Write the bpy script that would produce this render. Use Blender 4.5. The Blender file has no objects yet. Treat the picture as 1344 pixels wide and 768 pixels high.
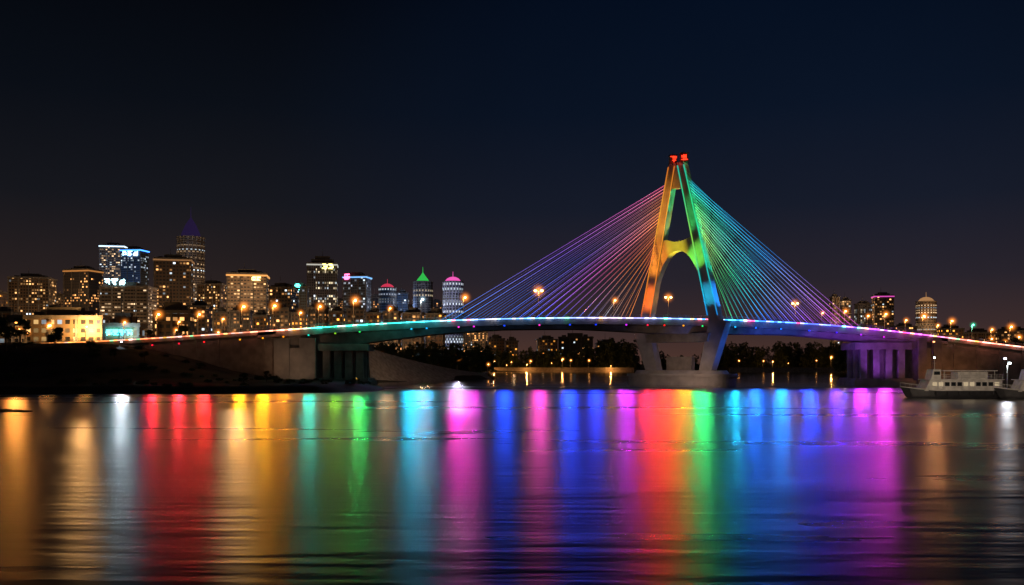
import bpy, math, random
import numpy as np
from mathutils import Vector
random.seed(7); rng=np.random.default_rng(7)
F=1164.0; CH=7.0; HY=478.0
def wx(px,d): return (px-672)/F*d
def wz(py,d): return CH+(HY-py)/F*d
scene=bpy.context.scene
COL=scene.collection
# ---------- energies ----------
E_STREAK=0.60e4
E_LAMP=320
E_BLD=0.14
# ---------- materials ----------
def newmat(name):
    m=bpy.data.materials.new(name); m.use_nodes=True
    nt=m.node_tree; b=nt.nodes['Principled BSDF']; return m,nt,b
def mat(name,col,rough=0.8,noise=0.25,scale=0.5,metal=0.0,bump=0.2):
    m,nt,b=newmat(name)
    N=nt.nodes; L=nt.links
    tc=N.new('ShaderNodeTexCoord'); n=N.new('ShaderNodeTexNoise'); n.inputs['Scale'].default_value=scale; n.inputs['Detail'].default_value=8
    L.new(tc.outputs['Object'],n.inputs['Vector'])
    r=N.new('ShaderNodeValToRGB'); r.color_ramp.elements[0].position=0.3; r.color_ramp.elements[1].position=0.7
    c0=[c*(1-noise) for c in col]+[1]; c1=[min(1,c*(1+noise)) for c in col]+[1]
    r.color_ramp.elements[0].color=c0; r.color_ramp.elements[1].color=c1
    L.new(n.outputs['Fac'],r.inputs['Fac']); L.new(r.outputs['Color'],b.inputs['Base Color'])
    b.inputs['Roughness'].default_value=rough; b.inputs['Metallic'].default_value=metal
    if bump>0:
        bp=N.new('ShaderNodeBump'); bp.inputs['Strength'].default_value=bump; L.new(n.outputs['Fac'],bp.inputs['Height']); L.new(bp.outputs['Normal'],b.inputs['Normal'])
    return m
def emat(name,col,s):
    m,nt,b=newmat(name); b.inputs['Base Color'].default_value=(*[c*0.3 for c in col],1)
    b.inputs['Emission Color'].default_value=(*col,1); b.inputs['Emission Strength'].default_value=s
    return m
def vcol_emat(name,s):
    m,nt,b=newmat(name)
    a=nt.nodes.new('ShaderNodeAttribute'); a.attribute_name='glow'
    nt.links.new(a.outputs['Color'],b.inputs['Emission Color']); b.inputs['Emission Strength'].default_value=s
    b.inputs['Base Color'].default_value=(0.1,0.1,0.1,1)
    return m
CONC=mat('concrete_weathered',(0.31,0.28,0.245),0.85,0.3,0.35)
CONC_W=mat('concrete_pale',(0.40,0.38,0.355),0.8,0.22,0.3)
STEEL=mat('painted_steel',(0.25,0.26,0.27),0.45,0.15,2.0,0.3,0)
DARK=mat('dark_metal',(0.05,0.05,0.055),0.5,0.2,2.0,0.5,0)
ASPH=mat('asphalt',(0.05,0.05,0.052),0.9,0.2,2.0)
WHITEP=mat('white_paint',(0.78,0.78,0.75),0.45,0.08,0.8,0,0)
BARK=mat('bark',(0.08,0.055,0.035),0.9,0.3,4)
LEAF=mat('foliage',(0.06,0.085,0.03),0.8,0.5,0.3,0,0)
ROOF=mat('roof_felt',(0.10,0.09,0.08),0.9,0.2,0.3)
GLASSD=mat('dark_glass',(0.02,0.025,0.03),0.15,0.2,1.0,0,0)
STONE=mat('revetment_stone',(0.38,0.33,0.27),0.9,0.35,0.6,0,0.6)
ROCK=mat('rock',(0.09,0.085,0.08),0.9,0.4,0.8,0,0.8)
def facade(name,wall,lit,dens,bay=3.2,fl=3.4,s=3.0,ww=0.6,wh=0.5,cool=0.15,floorvar=0.3,rib=0.0):
    m,nt,b=newmat(name); N=nt.nodes; L=nt.links
    def M(op,a,bb=None,c=None):
        n=N.new('ShaderNodeMath'); n.operation=op
        for i,v in enumerate((a,bb,c)):
            if v is None: continue
            if isinstance(v,(int,float)): n.inputs[i].default_value=v
            else: L.new(v,n.inputs[i])
        return n.outputs[0]
    uv=N.new('ShaderNodeUVMap'); uv.uv_map='UVMap'; sp=N.new('ShaderNodeSeparateXYZ'); L.new(uv.outputs['UV'],sp.inputs[0])
    u=M('DIVIDE',sp.outputs['X'],bay); v=M('DIVIDE',sp.outputs['Y'],fl)
    fu=M('FLOOR',u); fv=M('FLOOR',v); ru=M('FRACT',u); rv=M('FRACT',v)
    cm=N.new('ShaderNodeCombineXYZ'); L.new(fu,cm.inputs[0]); L.new(fv,cm.inputs[1])
    oi=N.new('ShaderNodeObjectInfo'); L.new(M('MULTIPLY',oi.outputs['Random'],97.0),cm.inputs[2])
    wn=N.new('ShaderNodeTexWhiteNoise'); wn.noise_dimensions='3D'; L.new(cm.outputs[0],wn.inputs['Vector'])
    wf=N.new('ShaderNodeTexWhiteNoise'); wf.noise_dimensions='1D'; L.new(M('MULTIPLY_ADD',oi.outputs['Random'],31.0,fv),wf.inputs['W'])
    nz=N.new('ShaderNodeTexNoise'); nz.inputs['Scale'].default_value=0.22; L.new(cm.outputs[0],nz.inputs['Vector'])
    thr=M('ADD',M('MULTIPLY',M('SUBTRACT',wf.outputs['Value'],0.5),floorvar),M('ADD',dens,M('MULTIPLY',M('SUBTRACT',nz.outputs['Fac'],0.5),1.6)))
    lit_on=M('LESS_THAN',wn.outputs['Value'],thr)
    mu=M('LESS_THAN',M('ABSOLUTE',M('SUBTRACT',ru,0.5)),ww/2); mv=M('LESS_THAN',M('ABSOLUTE',M('SUBTRACT',rv,0.5)),wh/2)
    ge=N.new('ShaderNodeNewGeometry'); sn=N.new('ShaderNodeSeparateXYZ'); L.new(ge.outputs['Normal'],sn.inputs[0])
    side=M('LESS_THAN',M('ABSOLUTE',sn.outputs['Z']),0.5)
    win=M('MULTIPLY',M('MULTIPLY',mu,mv),side)
    sc=N.new('ShaderNodeSeparateColor'); L.new(wn.outputs['Color'],sc.inputs[0])
    st=M('MULTIPLY',M('MULTIPLY',win,lit_on),M('MULTIPLY_ADD',M('POWER',sc.outputs['Green'],3.0),s,s*0.09))
    mx=N.new('ShaderNodeMix'); mx.data_type='RGBA'; mx.inputs[6].default_value=(*lit,1); mx.inputs[7].default_value=(0.75,0.9,1,1)
    L.new(M('LESS_THAN',sc.outputs['Blue'],cool),mx.inputs[0])
    L.new(mx.outputs[2],b.inputs['Emission Color']); L.new(st,b.inputs['Emission Strength'])
    n2=N.new('ShaderNodeTexNoise'); n2.inputs['Scale'].default_value=0.06; n2.inputs['Detail'].default_value=6
    tc=N.new('ShaderNodeTexCoord'); L.new(tc.outputs['Object'],n2.inputs['Vector'])
    r=N.new('ShaderNodeValToRGB'); r.color_ramp.elements[0].color=(*[c*0.5 for c in wall],1); r.color_ramp.elements[1].color=(*[min(1,c*1.35) for c in wall],1)
    L.new(n2.outputs['Fac'],r.inputs['Fac'])
    m2=N.new('ShaderNodeMix'); m2.data_type='RGBA'; L.new(win,m2.inputs[0]); L.new(r.outputs['Color'],m2.inputs[6]); m2.inputs[7].default_value=(0.02,0.022,0.028,1)
    L.new(m2.outputs[2],b.inputs['Base Color']); b.inputs['Roughness'].default_value=0.6
    return m
# ---------- mesh builder ----------
import bmesh
class MB:
    def __init__(s): s.v=[]; s.f=[]; s.mi=[]; s.c=[]
    def box(s,x0,x1,y0,y1,z0,z1,mi=0,col=None):
        b=len(s.v); s.v+=[(x0,y0,z0),(x1,y0,z0),(x1,y1,z0),(x0,y1,z0),(x0,y0,z1),(x1,y0,z1),(x1,y1,z1),(x0,y1,z1)]
        s.f+=[tuple(b+i for i in q) for q in ((0,3,2,1),(4,5,6,7),(0,1,5,4),(1,2,6,5),(2,3,7,6),(3,0,4,7))]; s.mi+=[mi]*6
        s.c+=[col or (1,1,1)]*8
    def tube(s,p0,p1,r0,r1=None,n=8,mi=0,c0=None,c1=None,seg=1,cf=None):
        r1=r0 if r1 is None else r1
        p0=Vector(p0);p1=Vector(p1); d=(p1-p0).normalized()
        a=d.orthogonal().normalized()
        if abs(d.z)>0.999: a=Vector((1,0,0))
        bb=d.cross(a); b=len(s.v)
        for k in range(seg+1):
            t=k/seg; p=p0.lerp(p1,t); r=r0+(r1-r0)*t
            for i in range(n):
                an=2*math.pi*(i+0.5)/n; q=p+a*math.cos(an)*r+bb*math.sin(an)*r; s.v.append(tuple(q))
                s.c.append(cf(t) if cf else (1,1,1))
        for k in range(seg):
            for i in range(n):
                s.f.append((b+k*n+i,b+k*n+(i+1)%n,b+(k+1)*n+(i+1)%n,b+(k+1)*n+i)); s.mi.append(mi)
        s.f.append(tuple(b+i for i in reversed(range(n)))); s.f.append(tuple(b+seg*n+i for i in range(n))); s.mi+=[mi]*2
    def lathe(s,prof,n=16,mi=0,cx=0,cy=0):
        b=len(s.v)
        for r,z in prof:
            for i in range(n):
                a=2*math.pi*(i+.5)/n; s.v.append((cx+r*math.cos(a),cy+r*math.sin(a),z)); s.c.append((1,1,1))
        for k in range(len(prof)-1):
            for i in range(n):
                s.f.append((b+k*n+i,b+k*n+(i+1)%n,b+(k+1)*n+(i+1)%n,b+(k+1)*n+i)); s.mi.append(mi)
        s.f.append(tuple(b+i for i in reversed(range(n)))); s.f.append(tuple(b+(len(prof)-1)*n+i for i in range(n))); s.mi+=[mi]*2
    def prism(s,A,B,mi=0,cA=None):
        n=len(A); b=len(s.v); s.v+=[tuple(p) for p in A]+[tuple(p) for p in B]; s.c+=(list(cA)*2 if cA else [(1,1,1)]*(2*n))
        for i in range(n): s.f.append((b+i,b+(i+1)%n,b+n+(i+1)%n,b+n+i)); s.mi.append(mi)
        s.f.append(tuple(b+i for i in reversed(range(n)))); s.f.append(tuple(b+n+i for i in range(n))); s.mi+=[mi]*2
    def quad(s,a,b_,c,d,mi=0,col=None):
        b=len(s.v); s.v+=[tuple(a),tuple(b_),tuple(c),tuple(d)]; s.f.append((b,b+1,b+2,b+3)); s.mi.append(mi); s.c+=[col or (1,1,1)]*4
    def obj(s,name,mats,parent=None,loc=(0,0,0),smooth=False,rotz=0,recalc=True):
        me=bpy.data.meshes.new(name); me.from_pydata(s.v,[],s.f)
        if not isinstance(mats,(list,tuple)): mats=[mats]
        for m in mats: me.materials.append(m)
        me.polygons.foreach_set('material_index',s.mi)
        if recalc:
            bm=bmesh.new(); bm.from_mesh(me); bmesh.ops.recalc_face_normals(bm,faces=bm.faces); bm.to_mesh(me); bm.free()
        at=me.color_attributes.new('glow','FLOAT_COLOR','POINT')
        at.data.foreach_set('color',np.array([(*c,1) for c in s.c],dtype=np.float32).ravel())
        uv=me.uv_layers.new(name='UVMap'); 
        data=np.zeros((len(me.loops),2),dtype=np.float32)
        for p in me.polygons:
            n=p.normal
            if abs(n.z)>0.7: t=Vector((1,0,0)); w=Vector((0,1,0))
            else:
                t=Vector((-n.y,n.x,0)).normalized(); w=Vector((0,0,1))
            for li in p.loop_indices:
                co=me.vertices[me.loops[li].vertex_index].co
                data[li]=(co.dot(t),co.dot(w))
        uv.data.foreach_set('uv',data.ravel())
        if smooth: me.polygons.foreach_set('use_smooth',[True]*len(me.polygons))
        me.update()
        o=bpy.data.objects.new(name,me); o.location=loc; o.rotation_euler=(0,0,rotz); COL.objects.link(o)
        if parent: o.parent=parent
        return o
def empty(name,loc,label,cat,group=None,rotz=0):
    o=bpy.data.objects.new(name,None); o.location=loc; o.rotation_euler=(0,0,rotz); o.empty_display_size=1; COL.objects.link(o)
    o['label']=label; o['category']=cat
    if group: o['group']=group
    return o
def lamp(kind,name,loc,col,e,parent=None,target=None,size=60,blend=0.5,r=0.3):
    l=bpy.data.lights.new(name,kind); l.color=col; l.energy=e; l.shadow_soft_size=r
    o=bpy.data.objects.new(name,l); COL.objects.link(o)
    if kind=='SPOT': l.spot_size=math.radians(size); l.spot_blend=blend
    loc=Vector(loc)
    if target is not None:
        o.rotation_euler=(Vector(target)-loc).to_track_quat('-Z','Y').to_euler()
    if parent:
        o.parent=parent; o.location=loc-parent.location
    else: o.location=loc
    return o
def structure(o): o['kind']='structure'; return o
# ---------- world ----------
w=bpy.data.worlds.new('World'); scene.world=w; w.use_nodes=True
N=w.node_tree.nodes; L=w.node_tree.links; bg=N['Background']
tc=N.new('ShaderNodeTexCoord'); sp=N.new('ShaderNodeSeparateXYZ'); L.new(tc.outputs['Generated'],sp.inputs[0])
rp=N.new('ShaderNodeValToRGB'); L.new(sp.outputs['Z'],rp.inputs['Fac'])
els=rp.color_ramp.elements; els[0].position=0; els[0].color=(0.078,0.034,0.017,1); els[1].position=1; els[1].color=(0.0004,0.0007,0.0014,1)
for p,c in ((0.04,(0.042,0.0215,0.0145)),(0.09,(0.0205,0.0140,0.0140)),(0.17,(0.0080,0.0084,0.0118)),(0.27,(0.0031,0.0045,0.0080)),(0.40,(0.0010,0.0017,0.0034))):
    e=els.new(p); e.color=(*c,1)
dn=N.new('ShaderNodeVectorMath'); dn.operation='DOT_PRODUCT'; L.new(tc.outputs['Generated'],dn.inputs[0])
bd=Vector((wx(1000,1),1,wz(255,1)-CH)).normalized(); dn.inputs[1].default_value=bd
mr=N.new('ShaderNodeMapRange'); mr.interpolation_type='SMOOTHSTEP'; mr.inputs['From Min'].default_value=0.84; mr.inputs['From Max'].default_value=1.0
L.new(dn.outputs['Value'],mr.inputs['Value'])
mx=N.new('ShaderNodeMix'); mx.data_type='RGBA'; mx.blend_type='ADD'; L.new(mr.outputs[0],mx.inputs[0]); L.new(rp.outputs['Color'],mx.inputs[6]); mx.inputs[7].default_value=(0.0001,0.0026,0.0105,1)
nz=N.new('ShaderNodeTexNoise'); nz.inputs['Scale'].default_value=2.5; nz.inputs['Detail'].default_value=4; L.new(tc.outputs['Generated'],nz.inputs['Vector'])
m3=N.new('ShaderNodeMath'); m3.operation='MULTIPLY_ADD'; m3.inputs[1].default_value=0.5; m3.inputs[2].default_value=0.75; L.new(nz.outputs['Fac'],m3.inputs[0])
L.new(mx.outputs[2],bg.inputs['Color']); L.new(m3.outputs[0],bg.inputs['Strength'])
sl=bpy.data.lights.new('fill_sun','SUN'); sl.energy=0.015; sl.angle=math.radians(3); sl.color=(0.7,0.8,1)  # dim sun added as ambient fill, no visible moon behind it
so=bpy.data.objects.new('fill_sun',sl); so.rotation_euler=(math.radians(50),0,math.radians(25)); COL.objects.link(so)
# ---------- ground & water ----------
poly=[(-9000,200),(wx(0,205),205),(wx(150,208),208),(wx(300,207),207),(wx(450,216),216),(wx(500,235),235),(wx(507,262),262),(wx(495,300),300),(wx(500,335),335),
 (wx(560,372),372),(wx(640,402),402),(wx(652,425),425),(wx(640,600),600),(wx(640,800),800),(wx(830,812),812),(wx(960,806),806),(wx(1105,800),800),(wx(1112,600),600),(wx(1150,420),420),(wx(1190,345),345),(wx(1215,318),318),(wx(1290,300),300),(wx(1420,280),280),(9000,230),(9000,12000),(-9000,12000)]
P=np.array(poly)
def sdist(X,Y):
    d=np.full(X.shape,1e9); inside=np.zeros(X.shape,bool)
    n=len(P)
    for i in range(n):
        ax,ay=P[i]; bx,by=P[(i+1)%n]; ex,ey=bx-ax,by-ay
        t=np.clip(((X-ax)*ex+(Y-ay)*ey)/(ex*ex+ey*ey),0,1)
        d=np.minimum(d,np.hypot(X-ax-t*ex,Y-ay-t*ey))
        c=((ay>Y)!=(by>Y))&(X<(bx-ax)*(Y-ay)/((by-ay) if by!=ay else 1e-9)+ax)
        inside^=c
    return np.where(inside,d,-d)
def ss(x,a,b):
    t=np.clip((x-a)/(b-a),0,1); return t*t*(3-2*t)
def hgt(X,Y):
    d=sdist(X,Y)+2.2*np.sin(X*0.11+1.0)*np.sin(X*0.043)*(Y<300)
    h=np.where(d<0,np.maximum(-3,d*0.5),1.8*ss(d,0,7)+1.0*ss(d,10,60))
    pl=11.0*ss(-X,74,135)*ss(Y,212,288)
    pr=8.0*ss(X,150,200)*ss(Y,292,330)
    h=h+(pl+pr)*ss(d,0,20)*(1-0.75*ss(Y,480,750))
    bump=0.2*np.sin(X*0.31+1.3*np.sin(Y*0.17))*np.sin(Y*0.23+0.7)+0.1*np.sin(X*0.9+Y*0.6)
    return h+bump*ss(d,2,12)
xs=np.unique(np.concatenate([np.linspace(-9000,-400,30),np.linspace(-400,-200,30),np.linspace(-200,260,185),np.linspace(260,500,30),np.linspace(500,9000,30)]))
ys=np.unique(np.concatenate([np.linspace(190,440,125),np.linspace(440,900,60),np.linspace(900,12000,40)]))
X,Y=np.meshgrid(xs,ys); Z=hgt(X,Y)
nx,ny=len(xs),len(ys)
me=bpy.data.meshes.new('ground'); idx=np.arange(nx*ny).reshape(ny,nx)
fc=np.stack([idx[:-1,:-1],idx[:-1,1:],idx[1:,1:],idx[1:,:-1]],-1).reshape(-1,4)
me.from_pydata(np.stack([X,Y,Z],-1).reshape(-1,3).tolist(),[],fc.tolist()); me.polygons.foreach_set('use_smooth',[True]*len(me.polygons))
GR=mat('ground_soil_grass',(0.040,0.038,0.024),0.95,0.5,0.25,0,0.5); me.materials.append(GR)
g=bpy.data.objects.new('ground',me); COL.objects.link(g); structure(g)
def gz(x,y): return float(hgt(np.array([x]),np.array([y]))[0])
m,nt,b=newmat('river_water'); N=nt.nodes; L=nt.links
N.remove(b); out=N['Material Output']
dif=N.new('ShaderNodeBsdfDiffuse'); dif.inputs['Color'].default_value=(0.001,0.002,0.005,1)
gl=N.new('ShaderNodeBsdfAnisotropic'); gl.distribution='BECKMANN'; gl.inputs['Color'].default_value=(1,1,1,1)
fz=N.new('ShaderNodeFresnel'); fz.inputs['IOR'].default_value=1.34
mxs=N.new('ShaderNodeMixShader'); L.new(fz.outputs[0],mxs.inputs[0]); L.new(dif.outputs[0],mxs.inputs[1]); L.new(gl.outputs[0],mxs.inputs[2]); L.new(mxs.outputs[0],out.inputs['Surface'])
tc=N.new('ShaderNodeTexCoord')
def mapn(scale,sc,det=3,rot=0):
    mp=N.new('ShaderNodeMapping'); mp.inputs['Scale'].default_value=scale; mp.inputs['Rotation'].default_value=(0,0,rot); L.new(tc.outputs['Object'],mp.inputs['Vector'])
    n=N.new('ShaderNodeTexNoise'); n.inputs['Scale'].default_value=sc; n.inputs['Detail'].default_value=det; L.new(mp.outputs[0],n.inputs['Vector']); return n
n1=mapn((0.12,0.7,1),1.0,3,0.2); n2=mapn((0.02,0.07,1),1.0,2,-0.35)
ad=N.new('ShaderNodeMath'); ad.operation='MULTIPLY_ADD'; ad.inputs[1].default_value=3.0; L.new(n2.outputs['Fac'],ad.inputs[0]); L.new(n1.outputs['Fac'],ad.inputs[2])
bp=N.new('ShaderNodeBump'); bp.inputs['Strength'].default_value=1.0; bp.inputs['Distance'].default_value=0.10; L.new(ad.outputs[0],bp.inputs['Height']); L.new(bp.outputs['Normal'],gl.inputs['Normal'])
n3=mapn((0.012,0.06,1),1.0,5,0.3)
mr=N.new('ShaderNodeMapRange'); mr.inputs['From Min'].default_value=0.3; mr.inputs['From Max'].default_value=0.7; mr.inputs['To Min'].default_value=0.255; mr.inputs['To Max'].default_value=0.33
L.new(n3.outputs['Fac'],mr.inputs['Value'])
spx=N.new('ShaderNodeSeparateXYZ'); L.new(tc.outputs['Object'],spx.inputs[0])
m4=N.new('ShaderNodeMapRange'); m4.inputs['From Min'].default_value=250; m4.inputs['From Max'].default_value=350; m4.inputs['To Min'].default_value=1.0; m4.inputs['To Max'].default_value=0.45
L.new(spx.outputs['Y'],m4.inputs['Value']); mm=N.new('ShaderNodeMath'); mm.operation='MULTIPLY'; L.new(mr.outputs[0],mm.inputs[0]); L.new(m4.outputs[0],mm.inputs[1])
L.new(mm.outputs[0],gl.inputs['Roughness'])
mb=MB(); mb.quad((-6000,-300,0),(6000,-300,0),(6000,1500,0),(-6000,1500,0)); structure(mb.obj('water',m))
# ---------- bridge ----------
YC=300.0; HW=7.2
_px=[-300,-100,0,130,250,400,500,620,760,900,1000,1100,1200,1320,1420,1700]
_py=[462,456,453,448,441,431,424.5,419,416.5,418,421,427,437.5,453,464,480]
_sx=np.linspace(-260,270,531); _sz=np.interp(_sx,[wx(p,293) for p in _px],[wz(p,293) for p in _py])
k=np.ones(31)/31; _sz=np.convolve(np.pad(_sz,15,mode='edge'),k,'valid')
def zd(x): return float(np.interp(x,_sx,_sz))
def th(x): return float(np.interp(x,[wx(p,293) for p in (380,440,500,570,660,760,840,893,960,1040,1110,1190,1240)],[7.4,6.8,5.6,4.3,3.5,3.7,4.6,5.0,4.6,3.9,4.1,5.2,5.2]))
XL=wx(362,293); XL1=wx(414,293); XR0=wx(1204,293); XR=wx(1232,293)
bridge=empty('cable_stayed_bridge',(0,0,0),'long concrete cable stayed bridge with rainbow lit cables over the river','bridge')
def sweep(x0,x1,n,sec,name,mt,smooth=False):
    mb=MB(); xs=np.linspace(x0,x1,n); A=[]
    for x in xs: A.append([(x,y,z) for y,z in sec(x)])
    m_=len(A[0]); b=0
    for r in A: mb.v+=r; mb.c+=[(1,1,1)]*m_
    for i in range(n-1):
        for j in range(m_): mb.f.append((i*m_+j,i*m_+(j+1)%m_,(i+1)*m_+(j+1)%m_,(i+1)*m_+j)); mb.mi.append(0)
    mb.f.append(tuple(range(m_))); mb.f.append(tuple((n-1)*m_+j for j in reversed(range(m_)))); mb.mi+=[0,0]
    return mb.obj(name,mt,bridge,smooth=smooth)
def sec(x):
    z=zd(x); t=th(x); ov=1.0
    return [(YC-HW,z-0.2),(YC-HW,z-2.2),(YC-HW+ov,z-2.6),(YC-HW+ov+0.8,z-t),(YC+HW-ov-0.8,z-t),(YC+HW-ov,z-2.6),(YC+HW,z-2.2),(YC+HW,z-0.2)]
sweep(XL-6,XR+3,150,sec,'deck_girder',CONC)
def rsec(x):
    z=zd(x)-0.196; return [(YC-HW+1.2,z),(YC+HW-1.2,z),(YC+HW-1.2,z+0.03),(YC-HW+1.2,z+0.03)]
sweep(-258,268,200,rsec,'roadway',ASPH)
def lsec(x):
    z=zd(x)-0.163; return [(YC-.1,z),(YC+.1,z),(YC+.1,z+0.008),(YC-.1,z+0.008)]
sweep(-256,266,200,lsec,'lane_marking',WHITEP)
for nm,x0,x1 in (('retaining_wall',-258,XL-0.0),('retaining_wall',XR,268)):
    def asec(x):
        z=zd(x); return [(YC-HW,z-0.2),(YC-HW,z-1.3),(YC-HW+0.45,z-1.3),(YC-HW+0.6,-1),(YC+HW-0.6,-1),(YC+HW-0.45,z-1.3),(YC+HW,z-1.3),(YC+HW,z-0.2)]
    sweep(x0,x1,100,asec,nm,CONC)
def pil(x,dz):
    mb=MB(); mb.box(x,x+0.7,YC-HW+0.23,YC-HW+1,-1,zd(x)-dz); mb.obj('wall_pilaster',CONC,bridge)
x=-120
while x<XL-3: pil(x,1.35); x+=7.5
x=XR+5
while x<190: pil(x,1.5); x+=7.5
for x0,x1 in ((XL,XL1),(XR0,XR)):
    mb=MB(); zt=min(zd(x0),zd(x1))-th((x0+x1)/2)+1.5
    mb.box(x0,x1,YC-HW-0.5,YC+HW+0.5,-1,zt)
    w_=(x1-x0)
    mb.box(x0-0.3,x0+w_*0.36,YC-HW-1.3,YC-HW-0.4,-1,zt+3.2)
    mb.box(x0+w_*0.62,x1+0.3,YC-HW-1.3,YC-HW-0.4,-1,zt+3.2)
    mb.box(x0-0.5,x1+0.5,YC-HW-1.6,YC+HW+1.2,-1,2.4)
    mb.obj('abutment',CONC_W if x0<0 else CONC,bridge)
def pier(xa,xb,n,name,cwid=.75):
    mb=MB(); zt=zd((xa+xb)/2)-th((xa+xb)/2)
    mb.box(xa-1,xb+1,YC-6.5,YC+6.5,zt-1.6,zt+0.7)
    for i in range(n):
        x=xa+(xb-xa)*(i+0.5)/n
        for yy in (YC-5.2,YC,YC+5.2):
            mb.box(x-cwid,x+cwid,yy-0.8,yy+0.8,1.5,zt-1.58)
    mb.box(xa-1.8,xb+1.8,YC-8.2,YC+8.2,-2,1.6)
    mb.box(xa-1.2,xb+1.2,YC-7.4,YC+7.4,1.6,2.3)
    mb.obj(name,CONC,bridge)
pier(wx(422,295),wx(480,295),4,'side_pier',1.2); pier(wx(1124,295),wx(1190,295),4,'side_pier',1.1)
# pylon
PX=wx(893,300); ux,uy=0.714,-0.70; nxn,nyn=0.70,0.714
def fp(s,n,z): return (PX+s*ux+n*nxn, YC+s*uy+n*nyn, z)
def fr(mb,pl,t,mi=0,n0=0,cA=None): mb.prism([fp(s,n0-t/2,z) for s,z in pl],[fp(s,n0+t/2,z) for s,z in pl],mi,cA)
zt=75.0
def leg_s(side,z):
    t=(z-22)/(zt-22)
    return (-13.6+(-2.4+13.6)*t) if side<0 else (13.6+(0.8-13.6)*t)
def lerpc(a,b_,t): return tuple(a[i]+(b_[i]-a[i])*t for i in range(3))
def grad(stops,t):
    for (t0,c0),(t1,c1) in zip(stops,stops[1:]):
        if t<=t1: return lerpc(c0,c1,max(0,(t-t0)/(t1-t0+1e-9)))
    return stops[-1][1]
LEGLED=vcol_emat('leg_led_glow',0.8)
def cw(z): return 2.0-0.7*(z-22)/(zt-22)
for side,nm in ((-1,'pylon_leg'),(1,'pylon_leg')):
    mb=MB(); 
    zl=np.linspace(19,zt,14)
    pl=[(leg_s(side,z)-cw(z),z) for z in zl]+[(leg_s(side,z)+cw(z),z) for z in zl[::-1]]
    fr(mb,pl,2.8)
    lg=mb.obj(nm,CONC_W,bridge)
    zs=np.linspace(23,zt-1,16)
    for e in (-1,1):
        mb=MB()
        for a,b_ in zip(zs,zs[1:]):
            def cc(z):
                t=(z-23)/(zt-24)
                if side<0: return grad([(0,(.8,.12,.02)),(.3,(.9,.28,.02)),(.7,(.9,.40,.04)),(1,(.8,.2,.02))],t)
                return grad([(0,(.01,.3,.9)),(.25,(.01,.6,.6)),((.5,(.35,.9,.06)) if e<0 else (.5,(.02,.8,.35))),(.8,(.03,.8,.3)),(1,(.01,.6,.45))],t)
            w_=0.15
            pl=[(leg_s(side,a)+e*(cw(a)-.1)-w_,a),(leg_s(side,a)+e*(cw(a)-.1)+w_,a),(leg_s(side,b_)+e*(cw(b_)-.1)+w_,b_),(leg_s(side,b_)+e*(cw(b_)-.1)-w_,b_)]
            fr(mb,pl,0.25,0,-1.52,[cc(a),cc(a),cc(b_),cc(b_)])
        mb.obj('leg_light_strip',LEGLED,lg)
    mb=MB()
    if side>0: pl=[(8.2,4.6),(12.9,4.6),(18.4,20.2),(18.2,21.2),(12.0,21.2),(11.4,18)]
    else: pl=[(-8.4,4.6),(-13.1,4.6),(-18.2,18.2),(-18.0,20.0),(-11.8,20.0),(-11.2,17)]
    fr(mb,pl,3.4); mb.obj('pylon_lower_leg',CONC_W,bridge)
mb=MB()
zin0,zin1=27.0,45.3
n=20
pts_in=[]
for i in range(n+1):
    t=-1+2*i/n
    z=zin0+(zin1-zin0)*(1-abs(t)**2.2)
    sL=leg_s(-1,z)+1.2; sR=leg_s(1,z)-1.2
    mid=(leg_s(-1,zin1)+leg_s(1,zin1))/2
    half_l=(mid-leg_s(-1,zin0)-1.2); half_r=(leg_s(1,zin0)-1.2-mid)
    s_=mid+(t*half_r if t>0 else t*half_l)
    s_=max(min(s_,sR+0.3),sL-0.3)
    pts_in.append((s_,z))
def up(s):
    mid=(leg_s(-1,49)+leg_s(1,49))/2
    return 48.4+0.045*abs(s-mid)**2
for i in range(n):
    (s0,z0),(s1,z1)=pts_in[i],pts_in[i+1]
    a0,a1=max(z0+0.6,up(s0)),max(z1+0.6,up(s1))
    a0=min(a0,z0+8); a1=min(a1,z1+8)
    fr(mb,[(s0,z0),(s1,z1),(s1,a1),(s0,a0)],2.4)
ar=mb.obj('arch_crossbeam',CONC_W,bridge)
mb=MB(); fr(mb,[(-12,14.4),(12,14.4),(12.8,17.3),(-12.8,17.3)],5.5); fr(mb,[(-5,4.6),(5,4.6),(5,9.5),(-5,9.5)],2.0); mb.obj('lower_crossbeam',CONC,bridge)
mb=MB(); fr(mb,[(leg_s(-1,68)+0.2,66.5),(leg_s(1,68)-0.2,66.5),(leg_s(1,72),74),(leg_s(-1,72),74)],2.3); mb.obj('pylon_head_beam',CONC_W,bridge)
mb=MB()
def oval(a,b_,z,n=40): 
    r=[]
    for i in range(n):
        an=2*math.pi*i/n; c=math.cos(an); s_=math.sin(an)
        r.append(fp(a*math.copysign(abs(c)**0.6,c),b_*math.copysign(abs(s_)**0.7,s_),z))
    return r
mb.prism(oval(20,7.0,-3),oval(20,7.0,2.8)); mb.prism(oval(20.6,7.6,2.8),oval(20.6,7.6,3.8)); mb.prism(oval(17.8,5.8,3.8),oval(17,5.2,4.9))
mb.obj('pylon_caisson',CONC_W,bridge)
RED=emat('red_led',(1,0.03,0.01),3.5)
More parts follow.
